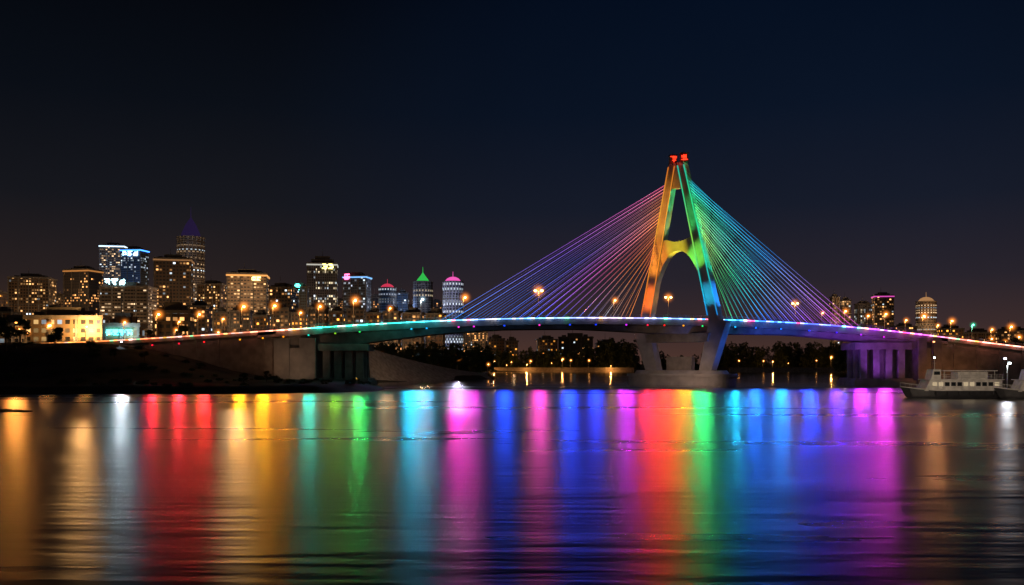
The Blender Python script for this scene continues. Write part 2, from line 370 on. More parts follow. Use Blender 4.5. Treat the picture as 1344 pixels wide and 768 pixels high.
def glyphs(mb,n,size,fn,seed,th_=0.09,gap=1.15):
    R=random.Random(seed)
    for k in range(n):
        ox=k*size*gap
        hs=sorted(R.sample([0.05,0.25,0.45,0.65,0.85],R.choice([3,4])))
        for h in hs:
            a=R.choice([0.0,0.1,0.3]); bb=R.choice([0.7,0.9,1.0]); fn(mb,ox+a*size,ox+bb*size,h*size,(h+th_*1.3)*size)
        for vx in R.sample([0.1,0.3,0.5,0.7,0.88],R.choice([2,2,3])):
            a=R.choice([0,0.1,0.3]); bb=R.choice([0.6,0.9,1.0]); fn(mb,ox+vx*size,ox+(vx+th_)*size,a*size,bb*size)
for side,seed in ((-1,3),(1,8)):
    s0=leg_s(side,zt); p=fp(s0+side*0.6,0,0)
    mb=MB(); mb.box(-1.4,1.4,-1.4,1.4,zt-.1,zt+.4); mb.box(-1.2,1.2,-1.2,1.2,zt+.4,zt+2.9); mb.box(-1.4,1.4,-1.4,1.4,zt+2.9,zt+3.1); mb.box(-0.05,0.05,-0.05,0.05,zt+3.1,zt+4.2)
    o=mb.obj('sign_housing',DARK,bridge,loc=(p[0],p[1],0))
    mb=MB()
    def fn(m_,a,b_,c,d): m_.box(-1.05+a,-1.05+b_,-1.42,-1.22,zt+.5+c,zt+.5+d)
    glyphs(mb,1,2.1,fn,seed,0.09)
    o2=mb.obj('illuminated_character',RED,o)
    lamp('POINT','beacon_light',(p[0],p[1]-4,zt+1),(1,0.06,0.03),120,bridge,r=0.4)
# cables
CAB=vcol_emat('cable_led_glow',2.3)
MAG=(0.75,0.05,0.55);ORG=(1,0.28,0.05);REDc=(1,0.12,0.04);BLU=(0.02,0.10,1.0);AZ=(0.03,0.3,1);CY=(0.02,0.6,0.8);GRN=(0.05,0.8,0.2);YEL=(0.7,0.7,0.05);PUR=(0.3,0.06,0.85);PNK=(1,0.15,0.3)
NC=22
for side in (-1,1):
    for i in range(NC):
        q=i/(NC-1)
        for plane in (-1,1):
            zt_=68.5-q*23+ (0.4 if plane>0 else 0)
            a=fp(leg_s(side,zt_)+side*1.3,0.7*plane,zt_)
            if side<0: xd=wx(578,293)+(wx(826,293)-wx(578,293))*(q**0.92)
            else: xd=wx(1130,293)+(wx(962,293)-wx(1130,293))*(q**0.92)
            yd=YC+plane*(HW-0.5)
            e=(xd,yd,zd(xd)+0.1)
            if side<0:
                A=grad([(0,PNK),(0.2,ORG),(0.6,ORG),(1,REDc)],q); B=grad([(0,(.35,.12,.9)),(0.25,(.15,.15,1)),(0.45,(.6,.10,.6)),(0.62,PNK),(.78,ORG),(1,ORG)],q); C=grad([(0,AZ),(0.55,BLU),(0.75,(.1,.2,1)),(0.86,(.4,.5,.6)),(1,ORG)],q)
            else:
                A=grad([(0,CY),(0.25,GRN),(1,YEL)],q); B=grad([(0,AZ),(0.3,(.02,.45,.9)),(0.5,CY),(.75,(.03,.8,.3)),(1,GRN)],q); C=grad([(0,MAG),(0.4,PUR),(0.65,BLU),(0.85,AZ),(1,GRN)],q)
            br=(1.0 if plane<0 else 0.35)*random.uniform(0.25,1.2)
            if side<0 and q>.6: br*=.7
            def cf(t,A=A,B=B,C=C,br=br):
                c=lerpc(A,B,t*2) if t<0.5 else lerpc(B,C,t*2-1)
                f=br*(0.75+0.6*(2*abs(t-0.5))**2); return tuple(v*f for v in c)
            mb=MB(); mb.tube(a,e,0.052,n=5,seg=8,cf=cf); mb.obj('stay_cable',CAB,bridge)
# led strips along both fascias
LED=vcol_emat('edge_led_glow',7.0)
WH=(1,0.9,0.85)
ST=[(-200,(1,.3,.06)),(100,(1,.3,.06)),(200,(1,.2,.08)),(300,(1,.22,.12)),(390,(1,.35,.2)),(410,(.04,1,.7)),(480,(.04,.9,.6)),(560,(.05,.7,.9)),(620,(.2,.35,.9)),(700,(.12,.4,1)),(800,(.4,.3,.7)),(880,(.2,.35,.9)),(930,(.03,.4,1)),(1000,(.04,.2,1)),(1090,(.08,.12,1)),(1140,(.4,.05,1)),(1200,(.7,.08,.8)),(1250,(1,.25,.2)),(1600,(1,.3,.08))]  # orange-red stops on the left also stand in for traffic light trails
def ledcol(x):
    px_=672+x*F/293
    return grad(ST,px_) if px_>-200 else (1,.35,.1)
for sy in (-1,1):
    mb=MB(); x=-200.0
    while x<230:
        c=ledcol(x)
        f=0.38+random.uniform(0.0,1.0)**2.5*1.3
        if random.random()<0.18: c=lerpc(c,WH,0.5)
        if random.random()<0.10: c=lerpc(c,random.choice([(1,0.05,0.1),(.1,.9,.4),(1,.5,.05)]),0.8)
        if x<XL: f*=.6
        yy=YC+sy*(HW+0.6)
        mb.tube((x,yy,zd(x)-0.1),(x+1.25,yy,zd(x+1.25)-0.1),0.18,n=5,cf=lambda t,c=c,f=f:tuple(v*f for v in c)); x+=1.25
    mb.obj('edge_light_strip',LED,bridge)
    mb=MB(); x=-200.0
    while x<230:
        a0,a1=sorted((YC+sy*(HW+0.5),YC+sy*(HW-0.1)))
        mb.box(x,x+0.1,a0,a1,zd(x)-0.38,zd(x)-0.3); x+=5
    mb.obj('light_bracket',DARK,bridge)
    mb=MB(); x=-200.0; yy=YC+sy*(HW-0.25)
    while x<230:
        mb.box(x-0.05,x+0.05,yy-0.05,yy+0.05,zd(x)-0.2,zd(x)+1.15)
        for hh in (0.35,0.75,1.15): mb.tube((x,yy,zd(x)+hh),(x+2.5,yy,zd(x+2.5)+hh),0.045,n=4)
        x+=2.5
    mb.obj('railing',STEEL,bridge)
    mb=MB(); xs_=np.arange(-200,230,4)
    for x in xs_:
        z0,z1=zd(x)-0.2,zd(x+4)-0.2; ya,yb=yy-0.35,yy+0.12
        mb.prism([(x,ya,z0),(x,yb,z0),(x,yb,z0+0.35),(x,ya,z0+0.35)],[(x+3.98,ya,z1),(x+3.98,yb,z1),(x+3.98,yb,z1+0.35),(x+3.98,ya,z1+0.35)])
    mb.obj('kerb',CONC,bridge)
for px_,k_ in ((475,.35),(505,.7),(535,.9),(568,.9),(602,.5),(635,.3),(680,.3),(740,.3),(820,.3),(965,1.8),(1000,1.9),(1035,2.0),(1070,2.2),(1105,2.0),(1140,1.8),(1180,1.3)):
    x=wx(px_,289); c=ledcol(wx(px_,293))
    lamp('POINT','girder_fill_light',(x,288.9,zd(x)-2.2),c,130*k_,bridge,r=.2)  # unseen points added to boost the edge strip's light on the girder
FL=[(200,(1,.01,.04),.7,0),(235,(1,.01,.04),1.0,0),(268,(1,.015,.02),1.1,0),(315,(1,.36,.01),1.05,0),(345,(1,.38,.01),1.35,0),(372,(1,.3,.01),.5,0),(405,(.01,.7,.5),.6,0),(440,(.2,.5,.02),.4,0),(472,(.02,.7,.10),.9,0),
(540,(.01,.5,.8),1.2,1),(560,(.01,.4,.9),.5,1),(602,(1,.02,.6),1.3,1),(622,(.8,.02,.7),.4,1),(662,(.01,.06,1),.9,1),(708,(.9,.03,.5),.75,1),(748,(.01,.05,1),1.2,1),(782,(.01,.04,1),.8,1),(822,(.6,.02,.9),.85,1),(850,(1,.01,.06),1.1,1),(872,(1,.01,.01),2.0,1),(897,(1,.34,.01),.85,1),
(922,(.02,.8,.16),1.3,1),(942,(.01,.8,.38),1.2,1),(965,(.01,.45,.8),.7,1),(992,(.01,.13,1),1.3,1),(1025,(.01,.2,1),1.4,1),(1062,(.01,.05,1),1.6,1),(1098,(.10,.02,1),1.0,1),(1130,(.5,.02,1),.9,1),(1160,(.8,.02,.8),1.4,1)]
for px_,c,wgt,over in FL:  # added fixtures whose spots make the coloured streaks on the water
    x=wx(px_,291); z=zd(x)-2.4
    mb=MB(); mb.box(-0.35,0.35,-0.35,0.25,-0.3,0.3); mb.box(-0.06,0.06,0.2,1.4,0.0,0.12)
    f=mb.obj('added_streak_light',DARK,bridge,loc=(x,291.3,z))
    mb=MB(); mb.box(-0.28,0.28,-0.39,-0.352,-0.24,0.24); mb.obj('lens',emat('streak_lens_glow',c,1.5),f)
    d=Vector((-x,-291,0)).normalized(); loc=Vector((x,290.75,z))
    dn_=math.tan(math.radians(1.5 if not over else 16))
    tg=loc+Vector((d.x,d.y,-dn_))*10
    s=lamp('SPOT','streak_beam',loc,c,E_STREAK*wgt,None,tg,size=(20 if not over else 76),blend=0.7 if over else .6,r=0.35)
    s.parent=f; s.location=loc-Vector((x,291.3,z))
def pflood(loc,tgt,c,e,size):
    lo=Vector(loc); s=lamp('SPOT','pylon_floodlight',lo,c,e*.68,bridge,tgt,size*1.2,0.9,0.3)
LX=(PX-36,292,zd(PX-36)+2.0); RX=(PX+34,290,zd(PX+34)+2.0)
pflood(LX,fp(leg_s(-1,30),0,30),(1,.16,.01),170000,17)
pflood(LX,fp(leg_s(-1,44),0,44),(1,.30,.02),200000,17)
pflood(LX,fp(leg_s(-1,60),0,60),(1,.36,.03),250000,16)
LX2=(PX-22,291,zd(PX-22)+2.0)
pflood(LX2,fp(leg_s(1,30),0,30),(.01,.4,.7),150000,15)
pflood(LX2,fp(leg_s(1,44),0,44),(.2,1,.08),180000,14)
pflood(LX2,fp(leg_s(1,58),0,58),(.06,1,.2),160000,12)
pflood(RX,fp(leg_s(1,30),0,30),(.01,.25,1),180000,18)
pflood(RX,fp(leg_s(1,46),0,46),(.01,.8,.45),260000,18)
pflood(RX,fp(leg_s(1,62),0,62),(.02,1,.3),330000,18)
pflood((PX-8,278,4.5),fp(-1,0,47.4),(.95,.78,.03),420000,10)
pflood((PX+22,272,5),fp(14.5,0,13),(.03,.16,1),14000,34)
# ---------- street lamps ----------
WARM=emat('sodium_lamp_glow',(1,0.5,0.14),24); COOL=emat('white_lamp_glow',(0.75,0.95,1),16); TEAL=emat('teal_lamp_glow',(0.1,1,0.6),10)
def halo_mat(name,col,s,R,cx):  # lamp glow painted as an emissive volume sphere, no actual mist
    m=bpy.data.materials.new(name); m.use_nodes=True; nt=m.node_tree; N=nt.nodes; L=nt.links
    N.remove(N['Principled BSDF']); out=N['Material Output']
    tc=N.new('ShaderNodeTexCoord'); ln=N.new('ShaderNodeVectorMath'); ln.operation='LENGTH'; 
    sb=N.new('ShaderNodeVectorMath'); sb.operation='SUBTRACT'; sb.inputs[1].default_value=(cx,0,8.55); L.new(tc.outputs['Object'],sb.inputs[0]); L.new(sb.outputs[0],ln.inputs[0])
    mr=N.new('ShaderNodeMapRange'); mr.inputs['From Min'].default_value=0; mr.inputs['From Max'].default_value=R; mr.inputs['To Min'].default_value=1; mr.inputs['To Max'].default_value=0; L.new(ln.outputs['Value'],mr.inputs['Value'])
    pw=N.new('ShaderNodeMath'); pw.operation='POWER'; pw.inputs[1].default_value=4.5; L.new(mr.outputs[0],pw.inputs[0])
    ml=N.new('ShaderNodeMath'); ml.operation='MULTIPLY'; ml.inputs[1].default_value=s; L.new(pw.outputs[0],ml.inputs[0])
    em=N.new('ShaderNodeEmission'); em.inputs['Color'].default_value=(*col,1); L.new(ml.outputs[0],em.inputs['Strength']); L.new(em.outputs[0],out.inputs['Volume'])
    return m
POLE=mat('galvanised_pole',(0.45,0.43,0.40),0.5,0.15,2.0,0.2,0)
def lamp_meshes(double,glow,kind):
    mb=MB(); mb.lathe([(0.28,0),(0.28,0.5),(0.17,0.6),(0.12,8.2)],8)
    arms=[-1,1] if double else [1]
    al=0.95 if double else .6
    for a in arms:
        mb.tube((0,0,8.1),(a*0.4,0,8.7),0.055,n=6); mb.tube((a*0.4,0,8.7),(a*al,0,8.8),0.05,n=6)
        mb.box(min(a*(al-.35),a*(al+.35)),max(a*(al-.35),a*(al+.35)),-0.16,0.16,8.78,8.95)
    pole=mb.obj('pole',POLE); 
    bulbs=[]
    for a in arms:
        mb=MB(); cx=a*al; mb.lathe([(0.1,8.24),(0.3,8.36),(0.38,8.54),(0.3,8.76)],10,cx=cx); bulbs.append(mb.obj('lamp_head',glow,smooth=True))
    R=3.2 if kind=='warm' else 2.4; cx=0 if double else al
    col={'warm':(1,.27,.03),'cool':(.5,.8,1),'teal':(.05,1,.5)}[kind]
    mb=MB(); mb.lathe([(max(.05,R*math.sin(math.pi*k/8)),8.55-R*math.cos(math.pi*k/8)) for k in range(9)],12,cx=cx); hz=mb.obj('lamp_halo_glow',halo_mat(kind+'_painted_halo',col,{'warm':2.3,'cool':1.0,'teal':1.4}[kind]*(.8 if double else 1),R,cx))
    return [pole]+bulbs,hz
PROT={}
def street_lamp(x,y,z,kind='warm',double=True,sc=1.0,light=True,label=None,cat='street lamp',group='street lamps along the bridge and banks',halo=True):
    key=(kind,double)
    glow={'warm':WARM,'cool':COOL,'teal':TEAL}[kind]
    e=empty('street_lamp',(x,y,z),label or ('dark %s street lamp glowing %s'%('twin arm' if double else 'single arm',{'warm':'orange','cool':'cold white','teal':'green'}[kind])),cat,group)
    e.scale=(sc,sc,sc); 
    if key not in PROT:
        PROT[key]=lamp_meshes(double,glow,kind); 
        for o in PROT[key][0]+[PROT[key][1]]: o.parent=e
    else:
        for o in PROT[key][0]+([PROT[key][1]] if halo else []):
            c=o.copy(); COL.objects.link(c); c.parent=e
    if light:
        l=bpy.data.lights.new('lamp_light','POINT'); l.color={'warm':(1,.4,.09),'cool':(.8,.95,1),'teal':(.2,1,.6)}[kind]; l.energy=E_LAMP; l.shadow_soft_size=0.4
        o=bpy.data.objects.new('lamp_light',l); COL.objects.link(o); o.parent=e; o.location=(0,-0.6,7.9)
    return e
for px_,k,sc in ((-20,'warm',1),(22,'warm',.7),(60,'warm',.8),(110,'warm',.7),(160,'warm',.8),(204,'warm',1.05),(232,'warm',.7),(258,'warm',.95),(290,'warm',.7),(316,'warm',1.15),(357,'warm',1.1),(392,'warm',.75),(417,'warm',.95),(463,'warm',1.1),(510,'warm',.7),(552,'cool',1),(608,'warm',1),(707,'warm',1.2),(806,'warm',.8),(878,'warm',.95),(1045,'warm',.9),(1080,'warm',.6),(1110,'warm',.75),(1140,'warm',.65),(1163,'warm',.8),(1190,'warm',.65),(1213,'warm',.9),(1232,'warm',.6),(1250,'warm',.85),(1278,'teal',.8),(1303,'warm',.7),(1328,'warm',.9)):
    x=wx(px_,305); street_lamp(x,YC+HW-1.0,zd(x)-0.17,k,px_ in (707,878,1045),sc)
# ---------- city ----------
GLOW_C={}
def sign_roof_mat(c,s): 
    key=(c,s)
    if key not in GLOW_C: GLOW_C[key]=emat('sign_roof_glow',c,s)
    return GLOW_C[key]
def building(px0,px1,ytop,D,rot=0,mt=None,label='',crown=None,top='flat',sign=None,fill_col=(1,.6,.3),fe=1.0,round_=False,cat='building',name='office_tower',ledge=7,depthf=0.7,light=True):
    cx=wx((px0+px1)/2,D); wpx=(px1-px0)/F*D; c,s_=math.cos(abs(rot)),math.sin(abs(rot))
    W=wpx/(c+depthf*s_); Dp=W*depthf; zb=gz(cx,D)-1; H=wz(ytop,D)-zb
    e=empty(name,(cx,D,zb),label,cat,'buildings of the city skyline',rot)
    mb=MB(); hx,hy=W/2,Dp/2
    if round_:
        n=20; mb.lathe([(hx,0),(hx,H)],n)
    else:
        mb.box(-hx,hx,-hy,hy,0,H)
    mb.obj('facade',mt,e)
    mb=MB()
    z=ledge*2.0
    while z<H-2:
        if round_: mb.lathe([(hx+.5,z),(hx+.5,z+.6)],20)
        else: mb.box(-hx-.4,hx+.4,-hy-.4,hy+.4,z,z+.5)
        z+=ledge*3.4
    if not round_:
        nb=max(2,int(W/9))
        for i in range(nb+1):
            x=-hx+W*i/nb; mb.box(x-.5,x+.5,-hy-.7,-hy+.1,0,H+.8)
        mb.box(-hx-.8,hx+.8,-hy-.8,hy+.8,H,H+1.6)
    else:
        mb.lathe([(hx+.7,H-.6),(hx+.7,H+.3)],20)
    mb.obj('cornice',ROOF if mt in DARKF else CONC,e)
    mb=MB()
    if top=='flat':
        mb.box(-hx*.5,hx*.4,-hy*.5,hy*.5,H+1.6,H+5.5); mb.box(hx*.45,hx*.7,-hy*.3,hy*.3,H+1.6,H+4); mb.tube((-hx*.2,0,H+5),(-hx*.2,0,H+13),0.25,.1,6)
        mb.box(-hx*.85,-hx*.6,-hy*.4,hy*.1,H+1.6,H+3.4)
    elif top=='dome':
        mb.lathe([(hx*.78,H+.0),(hx*.72,H+hx*.15),(hx*.55,H+hx*.33),(hx*.3,H+hx*.45),(0.3,H+hx*.5),(0.2,H+hx*1.0)],20)
    elif top=='cone':
        mb.lathe([(hx*.7,H),(hx*.5,H+hx*.3),(hx*.22,H+hx*.65),(0.4,H+hx*.95),(.2,H+hx*1.5)],16)
    elif top=='pyramid':
        mb.lathe([(hx*.72,H),(hx*.66,H+hx*.3),(hx*.36,H+hx*1.0),(.7,H+hx*1.5),(.25,H+hx*2.3)],8)
    elif top=='step':
        mb.box(-hx*.75,hx*.75,-hy*.75,hy*.75,H+1.6,H+6); mb.box(-hx*.5,hx*.5,-hy*.5,hy*.5,H+6,H+10); mb.tube((0,0,H+10),(0,0,H+20),.3,.1,6)
    rm=ROOF if crown is None else sign_roof_mat(crown[0],crown[1])  # domed and pointed roofs emit their lit colour; the glow is painted in
    mb.obj('roof',rm if top not in('flat','step') else ROOF,e)
    if crown and top in('flat','step'):
        mb=MB(); mb.box(-hx-.95,hx+.95,-hy-.95,hy+.95,H-1.6,H-.1); mb.obj('crown_light',rm,e)
    if sign:
        colr,fx,sz,ng,dz=sign
        mb=MB()
        def fn(m_,a,b_,c_,d_): m_.box(-hx+fx*W+a,-hx+fx*W+b_,-hy-1.6,-hy-1.1,H+dz+c_,H+dz+d_)
        glyphs(mb,ng,sz,fn,int(px0),0.14); mb.obj('roof_sign',sign_roof_mat(colr,5),e)
    if light:
        l=bpy.data.lights.new('facade_fill_light','POINT'); l.color=fill_col; l.energy=E_BLD*fe*4.0*(H*1.0)**2*6; l.shadow_soft_size=1  # unseen point light added per building, standing in for ambient city light
        o=bpy.data.objects.new('facade_fill_light',l); COL.objects.link(o); o.parent=e; o.location=(W*random.uniform(-.4,.4),-hy-H*0.45,H*random.choice([.1,.2,.7,.8]))
    return e
f_bei=facade('facade_beige_flats',(0.27,0.18,0.105),(1,.5,.17),.26,2.6,3.0,2.6)
f_be2=facade('facade_tan_offices',(0.21,0.145,0.095),(1,.55,.22),.24,3.0,3.2,2.3,.7,.4,.1,.6)
f_dk=facade('facade_dark_orange',(0.05,0.04,0.036),(1,.42,.12),.26,2.5,3.0,2.9,.7,.5,.05)
f_wh=facade('facade_white_bands',(0.34,0.27,0.20),(1,.64,.34),.32,2.8,3.1,2.3,.85,.4,.15,.7)
f_gl=facade('facade_blue_glass',(0.05,0.08,0.12),(.7,.8,1),.18,2.6,3.1,1.7,.85,.6,.5,.6)
f_br=facade('facade_brown_offices',(0.12,0.078,0.05),(1,.45,.14),.32,3.2,3.4,2.8,.65,.5,.08)
f_gr=facade('facade_grey_glass',(0.13,0.13,0.14),(1,.8,.5),.22,2.5,3.1,2.0,.6,.7,.35,.6)
f_wg=facade('facade_white_ribs',(0.24,0.26,0.36),(.8,.88,1),.26,2.6,3.1,1.4,.5,.75,.5)
f_or=facade('facade_orange_lit',(0.13,0.07,0.035),(1,.38,.05),.24,3.0,3.2,3.0,.6,.5,.05)
DARKF=(f_dk,f_gl,f_gr,f_be2,f_br,f_or,f_wg)
d2=math.radians
building(16,70,367,900,d2(12),f_bei,'beige apartment block with warm lit windows and antenna',cat='building',name='apartment_block',fe=1.1)
building(66,88,392,1000,0,f_be2,'small beige apartment block with lit windows',name='apartment_block',fe=.8)
building(-30,6,385,950,0,f_or,'low tower with orange lit windows',fe=.8)
building(88,131,356,1000,d2(-14),f_dk,'dark office tower dotted with orange windows',crown=((1,.4,.1),.4),fe=.7)
building(133,166,324,1300,d2(10),f_wh,'tall pale tower with cool white crown lights',crown=((.55,.8,1),2.5),fill_col=(.9,.75,.6),fe=1.0)
building(162,192,329,1250,d2(-8),f_gl,'glass tower with blue illuminated roof sign',crown=((.05,.25,1),4),sign=((.3,.6,1),.1,7,3,-9),fill_col=(.3,.5,1),fe=.9)
building(138,201,379,820,d2(6),f_wh,'wide pale hotel with bright windows and blue white sign',sign=((.5,.9,1),.1,5.5,3,2),fe=1.4,name='hotel_building',cat='hotel')
building(203,254,342,900,d2(14),f_br,'brown office block with large orange windows',fe=1.5,name='office_block',crown=((1,.5,.2),.2))
building(233,268,312,1350,d2(0),f_wh,'tall stone tower with purple pyramid roof and spire',top='pyramid',crown=((.09,.05,.22),.16),round_=True,fill_col=(1,.72,.45),fe=1.8)
building(262,298,375,1000,d2(-10),f_bei,'beige apartment block with rooftop plant room',name='apartment_block',fe=1.0)
building(299,353,362,850,d2(10),f_be2,'wide beige office block with orange crown lights',crown=((1,.45,.12),.9),name='office_block',fe=2.2,sign=((1,.6,.2),.62,4,2,-6))
building(352,390,379,900,d2(-12),f_br,'brown mid rise block with dim windows',name='office_block',fe=1.0)
building(386,404,378,1000,0,f_gl,'narrow glass block with green blue sign',sign=((.1,1,.8),.1,7,1,-3),fe=.6)
building(403,444,348,1050,d2(9),f_gr,'grey ribbed glass tower with yellow roof sign',sign=((1,.8,.2),.5,6,2,-6),crown=((.8,.8,.7),.6),fe=1.5,top='step')
building(452,486,364,1050,d2(-10),f_gl,'dark glass tower with pink and white signs',sign=((1,.12,.3),.05,7,1,-4),crown=((.2,.5,1),1.2),fill_col=(.9,.6,.6),fe=.8)
building(486,500,392,1150,0,f_dk,'small dark tower with dim windows',fe=.8)
building(497,520,378,1100,0,f_gl,'round blue glass tower with glowing red dome',top='dome',crown=((1,.06,.14),.6),round_=True,fill_col=(.2,.45,1),fe=2.2)
building(521,536,386,1200,0,f_gl,'slim glass tower with rooftop mast',fill_col=(.3,.5,1),fe=1.5)
building(542,568,370,1150,0,f_gr,'round tower with glowing green pointed dome',top='cone',crown=((.05,.8,.12),.6),round_=True,fill_col=(.7,.7,.8),fe=.8)
building(581,608,370,1100,0,f_wg,'round white ribbed tower with pink lit dome',top='dome',crown=((1,.12,.55),.9),round_=True,fill_col=(.75,.75,1),fe=1.2)
building(566,580,398,1250,0,f_dk,'small dark office tower with warm windows',fe=.6)
for a,b_,yt,mt in ((6,20,398,f_dk),(76,96,404,f_br),(124,140,396,f_be2),(190,206,388,f_dk),(256,266,360,f_gl),(292,304,392,f_br),(340,362,396,f_dk),(372,392,388,f_gr),(396,410,402,f_be2),(436,456,396,f_dk),(478,492,404,f_br),(530,546,404,f_dk),(604,618,418,f_dk),(618,640,430,f_br)):
    building(a,b_,yt,1400,d2(random.uniform(-12,12)),mt,'distant mid rise tower with scattered lit windows',fe=.7)
for a,b_,yt,mt in ((-4,20,412,f_or),(60,84,410,f_be2),(250,276,404,f_br),(280,300,412,f_or),(304,330,410,f_dk),(334,352,416,f_or),(356,380,407,f_br),(384,402,413,f_or),(406,430,406,f_dk),(434,452,411,f_or),(456,478,408,f_br),(482,500,413,f_or),(504,526,411,f_dk),(530,556,413,f_br),(560,584,414,f_or)):
    building(a,b_,yt,700,d2(random.uniform(-14,14)),mt,'low mid rise block with warm lit windows behind the road',name='office_block',fe=1.1)
building(1090,1101,391,1300,d2(8),f_bei,'distant beige towers with dim windows',fe=.5)
building(1104,1116,395,1300,d2(-8),f_be2,'distant beige towers with dim windows',fe=.5)
building(1124,1143,400,1300,0,f_gr,'distant grey tower with lit windows',fe=.6)
building(1146,1171,389,1250,d2(-8),f_br,'brown tower with magenta crown light',crown=((.9,.1,.6),.8),fe=.8)
building(1203,1228,396,1150,0,f_wh,'pale round tower with small dome and mast',top='dome',round_=True,fill_col=(1,.55,.25),fe=1.4,crown=((1,.5,.2),.4))
for i,(a,b_,yt,D,mt) in enumerate(((640,662,446,950,f_or),(664,680,449,930,f_or),(704,731,447,980,f_or),(733,779,444,960,f_dk),(782,812,452,1000,f_dk),(1174,1200,430,1000,f_dk),(1232,1262,433,900,f_or),(1266,1300,438,950,f_bei),(1306,1350,436,900,f_br))):
    building(a,b_,yt,D,d2(random.uniform(-10,10)),mt,'low waterfront block with orange lit windows',name='waterfront_block',fe=.3 if a<1100 else .8,depthf=.5)
# ---------- low buildings on near left terrace ----------
f_sh=facade('facade_lit_shopfront',(0.42,0.30,0.18),(1,.6,.22),.55,3.6,4.0,2.6,.6,.5,.1,.1)
building(40,138,419,420,d2(3),f_sh,'long low golden lit building with bright windows',name='low_hall',fe=38,depthf=.25,fill_col=(1,.5,.16))
building(0,44,428,440,0,f_sh,'low white building with lit ground floor',name='low_hall',fe=6.0,depthf=.4)
building(142,186,430,330,d2(0),f_sh,'small lit pavilion with cyan roof sign',name='pavilion',fe=7,depthf=.4,fill_col=(.6,.9,1),sign=((.1,.9,1),.08,2.1,4,-3.0))
building(206,252,412,420,d2(0),f_br,'low brown building with orange windows beside the road',name='office_block',fe=1.5,depthf=.4)
# ---------- revetment ----------
mb=MB(); nU=24; nV=8
for i in range(nU+1):
    t=i/nU
    bxp=487+(648-487)*t; bD=334+(408-334)*t
    txp=482+(636-482)*t; tD=352+(428-352)*t; tz=11.0*(1-t)**1.25+2.6
    b0=Vector((wx(bxp,bD),bD,-0.5)); b1=Vector((wx(txp,tD),tD,tz))
    for j in range(nV+1):
        p=b0.lerp(b1,j/nV); mb.v.append((p.x,p.y,p.z+0.15*random.random())); mb.c.append((1,1,1))
for i in range(nU):
    for j in range(nV):
        a=i*(nV+1)+j; mb.f.append((a,a+nV+1,a+nV+2,a+1)); mb.mi.append(0)
o=mb.obj('embankment',STONE,smooth=True,recalc=False); structure(o)
lamp('SPOT','embankment_fill_light',(wx(560,330),320,15),(1,.6,.38),4500,None,(wx(540,365),362,4),90,.8)  # unseen spot added to light the stone slope
mb=MB()
for a,b_,D in ((642,832,805),(958,1108,798)):
    mb.box(wx(a,D),wx(b_,D),D,D+3,-1,3.2); mb.box(wx(a,D),wx(b_,D),D-.4,D+.2,3.2,3.9)
o=mb.obj('embankment',STONE); structure(o)
for i,px_ in enumerate((648,664,671,690,701,724,733,752,774,798,972,1001,1010,1036,1066,1088)):
    o=street_lamp(wx(px_,801)+random.uniform(-4,4),800.5,gz(wx(px_,815),815)+1.5-random.uniform(0,2.5),'warm',False,random.uniform(.5,1.0),i%3==0)
    for ch in o.children:
        if ch.type=='LIGHT': ch.data.energy=4500
for px_,D in ((18,330),(35,400),(64,350),(115,450),(500,440),(522,520),(548,470),(575,480),(600,520),(640,470),(1128,600),(1150,500),(1180,480),(1205,460),(1232,400),(1247,440),(1262,380),(1286,430),(1300,360),(1318,420),(1336,380),(172,430),(230,390),(285,400),(305,450),(380,430),(440,500)):
    street_lamp(wx(px_,D),D,gz(wx(px_,D),D),random.choice(['warm','warm','warm','warm','cool']) ,False,random.uniform(.7,1.05),D<400)
for px_ in (235,300,345,470):  # unseen spots added at the wall foot to brighten it
    x=wx(px_,284); lamp('SPOT','wall_fill_light',(x,281,gz(x,281)+.6),(1,.42,.16),random.uniform(110,300),None,(x,293,13),110,.8)
lamp('SPOT','abutment_fill_light',(wx(385,284),276,3),(1,.6,.36),1500,bridge,(wx(388,292),292,9),75,.8)  # unseen spot added to brighten the left abutment
for px_ in (1218,1255,1290):  # same added fill for the right-hand wall
    x=wx(px_,280); lamp('SPOT','wall_fill_light',(x,283,max(1,gz(x,283))+.6),(1,.36,.12),600,None,(x,293,10),110,.8)
lamp('SPOT','pier_fill_light',(wx(1160,285),286,3),(.42,.08,1),3200,bridge,(wx(1160,295),296,14),110,.8)  # unseen spots added for violet and blue glow under the right span
lamp('SPOT','pier_fill_light',(wx(1090,285),284,2),(.3,.06,1),9000,bridge,(wx(1100,295),298,20),80,.8)
lamp('SPOT','pier_fill_light',(wx(1020,285),284,1),(.06,.1,1),9000,bridge,(wx(1020,295),298,20),80,.8)
lamp('SPOT','caisson_fill_light',(PX-12,262,9),(1,.62,.45),3000,bridge,(PX-2,300,8),70,.8)  # unseen spots added over the water to brighten the pylon footing
lamp('SPOT','caisson_fill_light',(PX-4,264,7),(1,.66,.5),7000,bridge,(PX,292,2),66,.9)
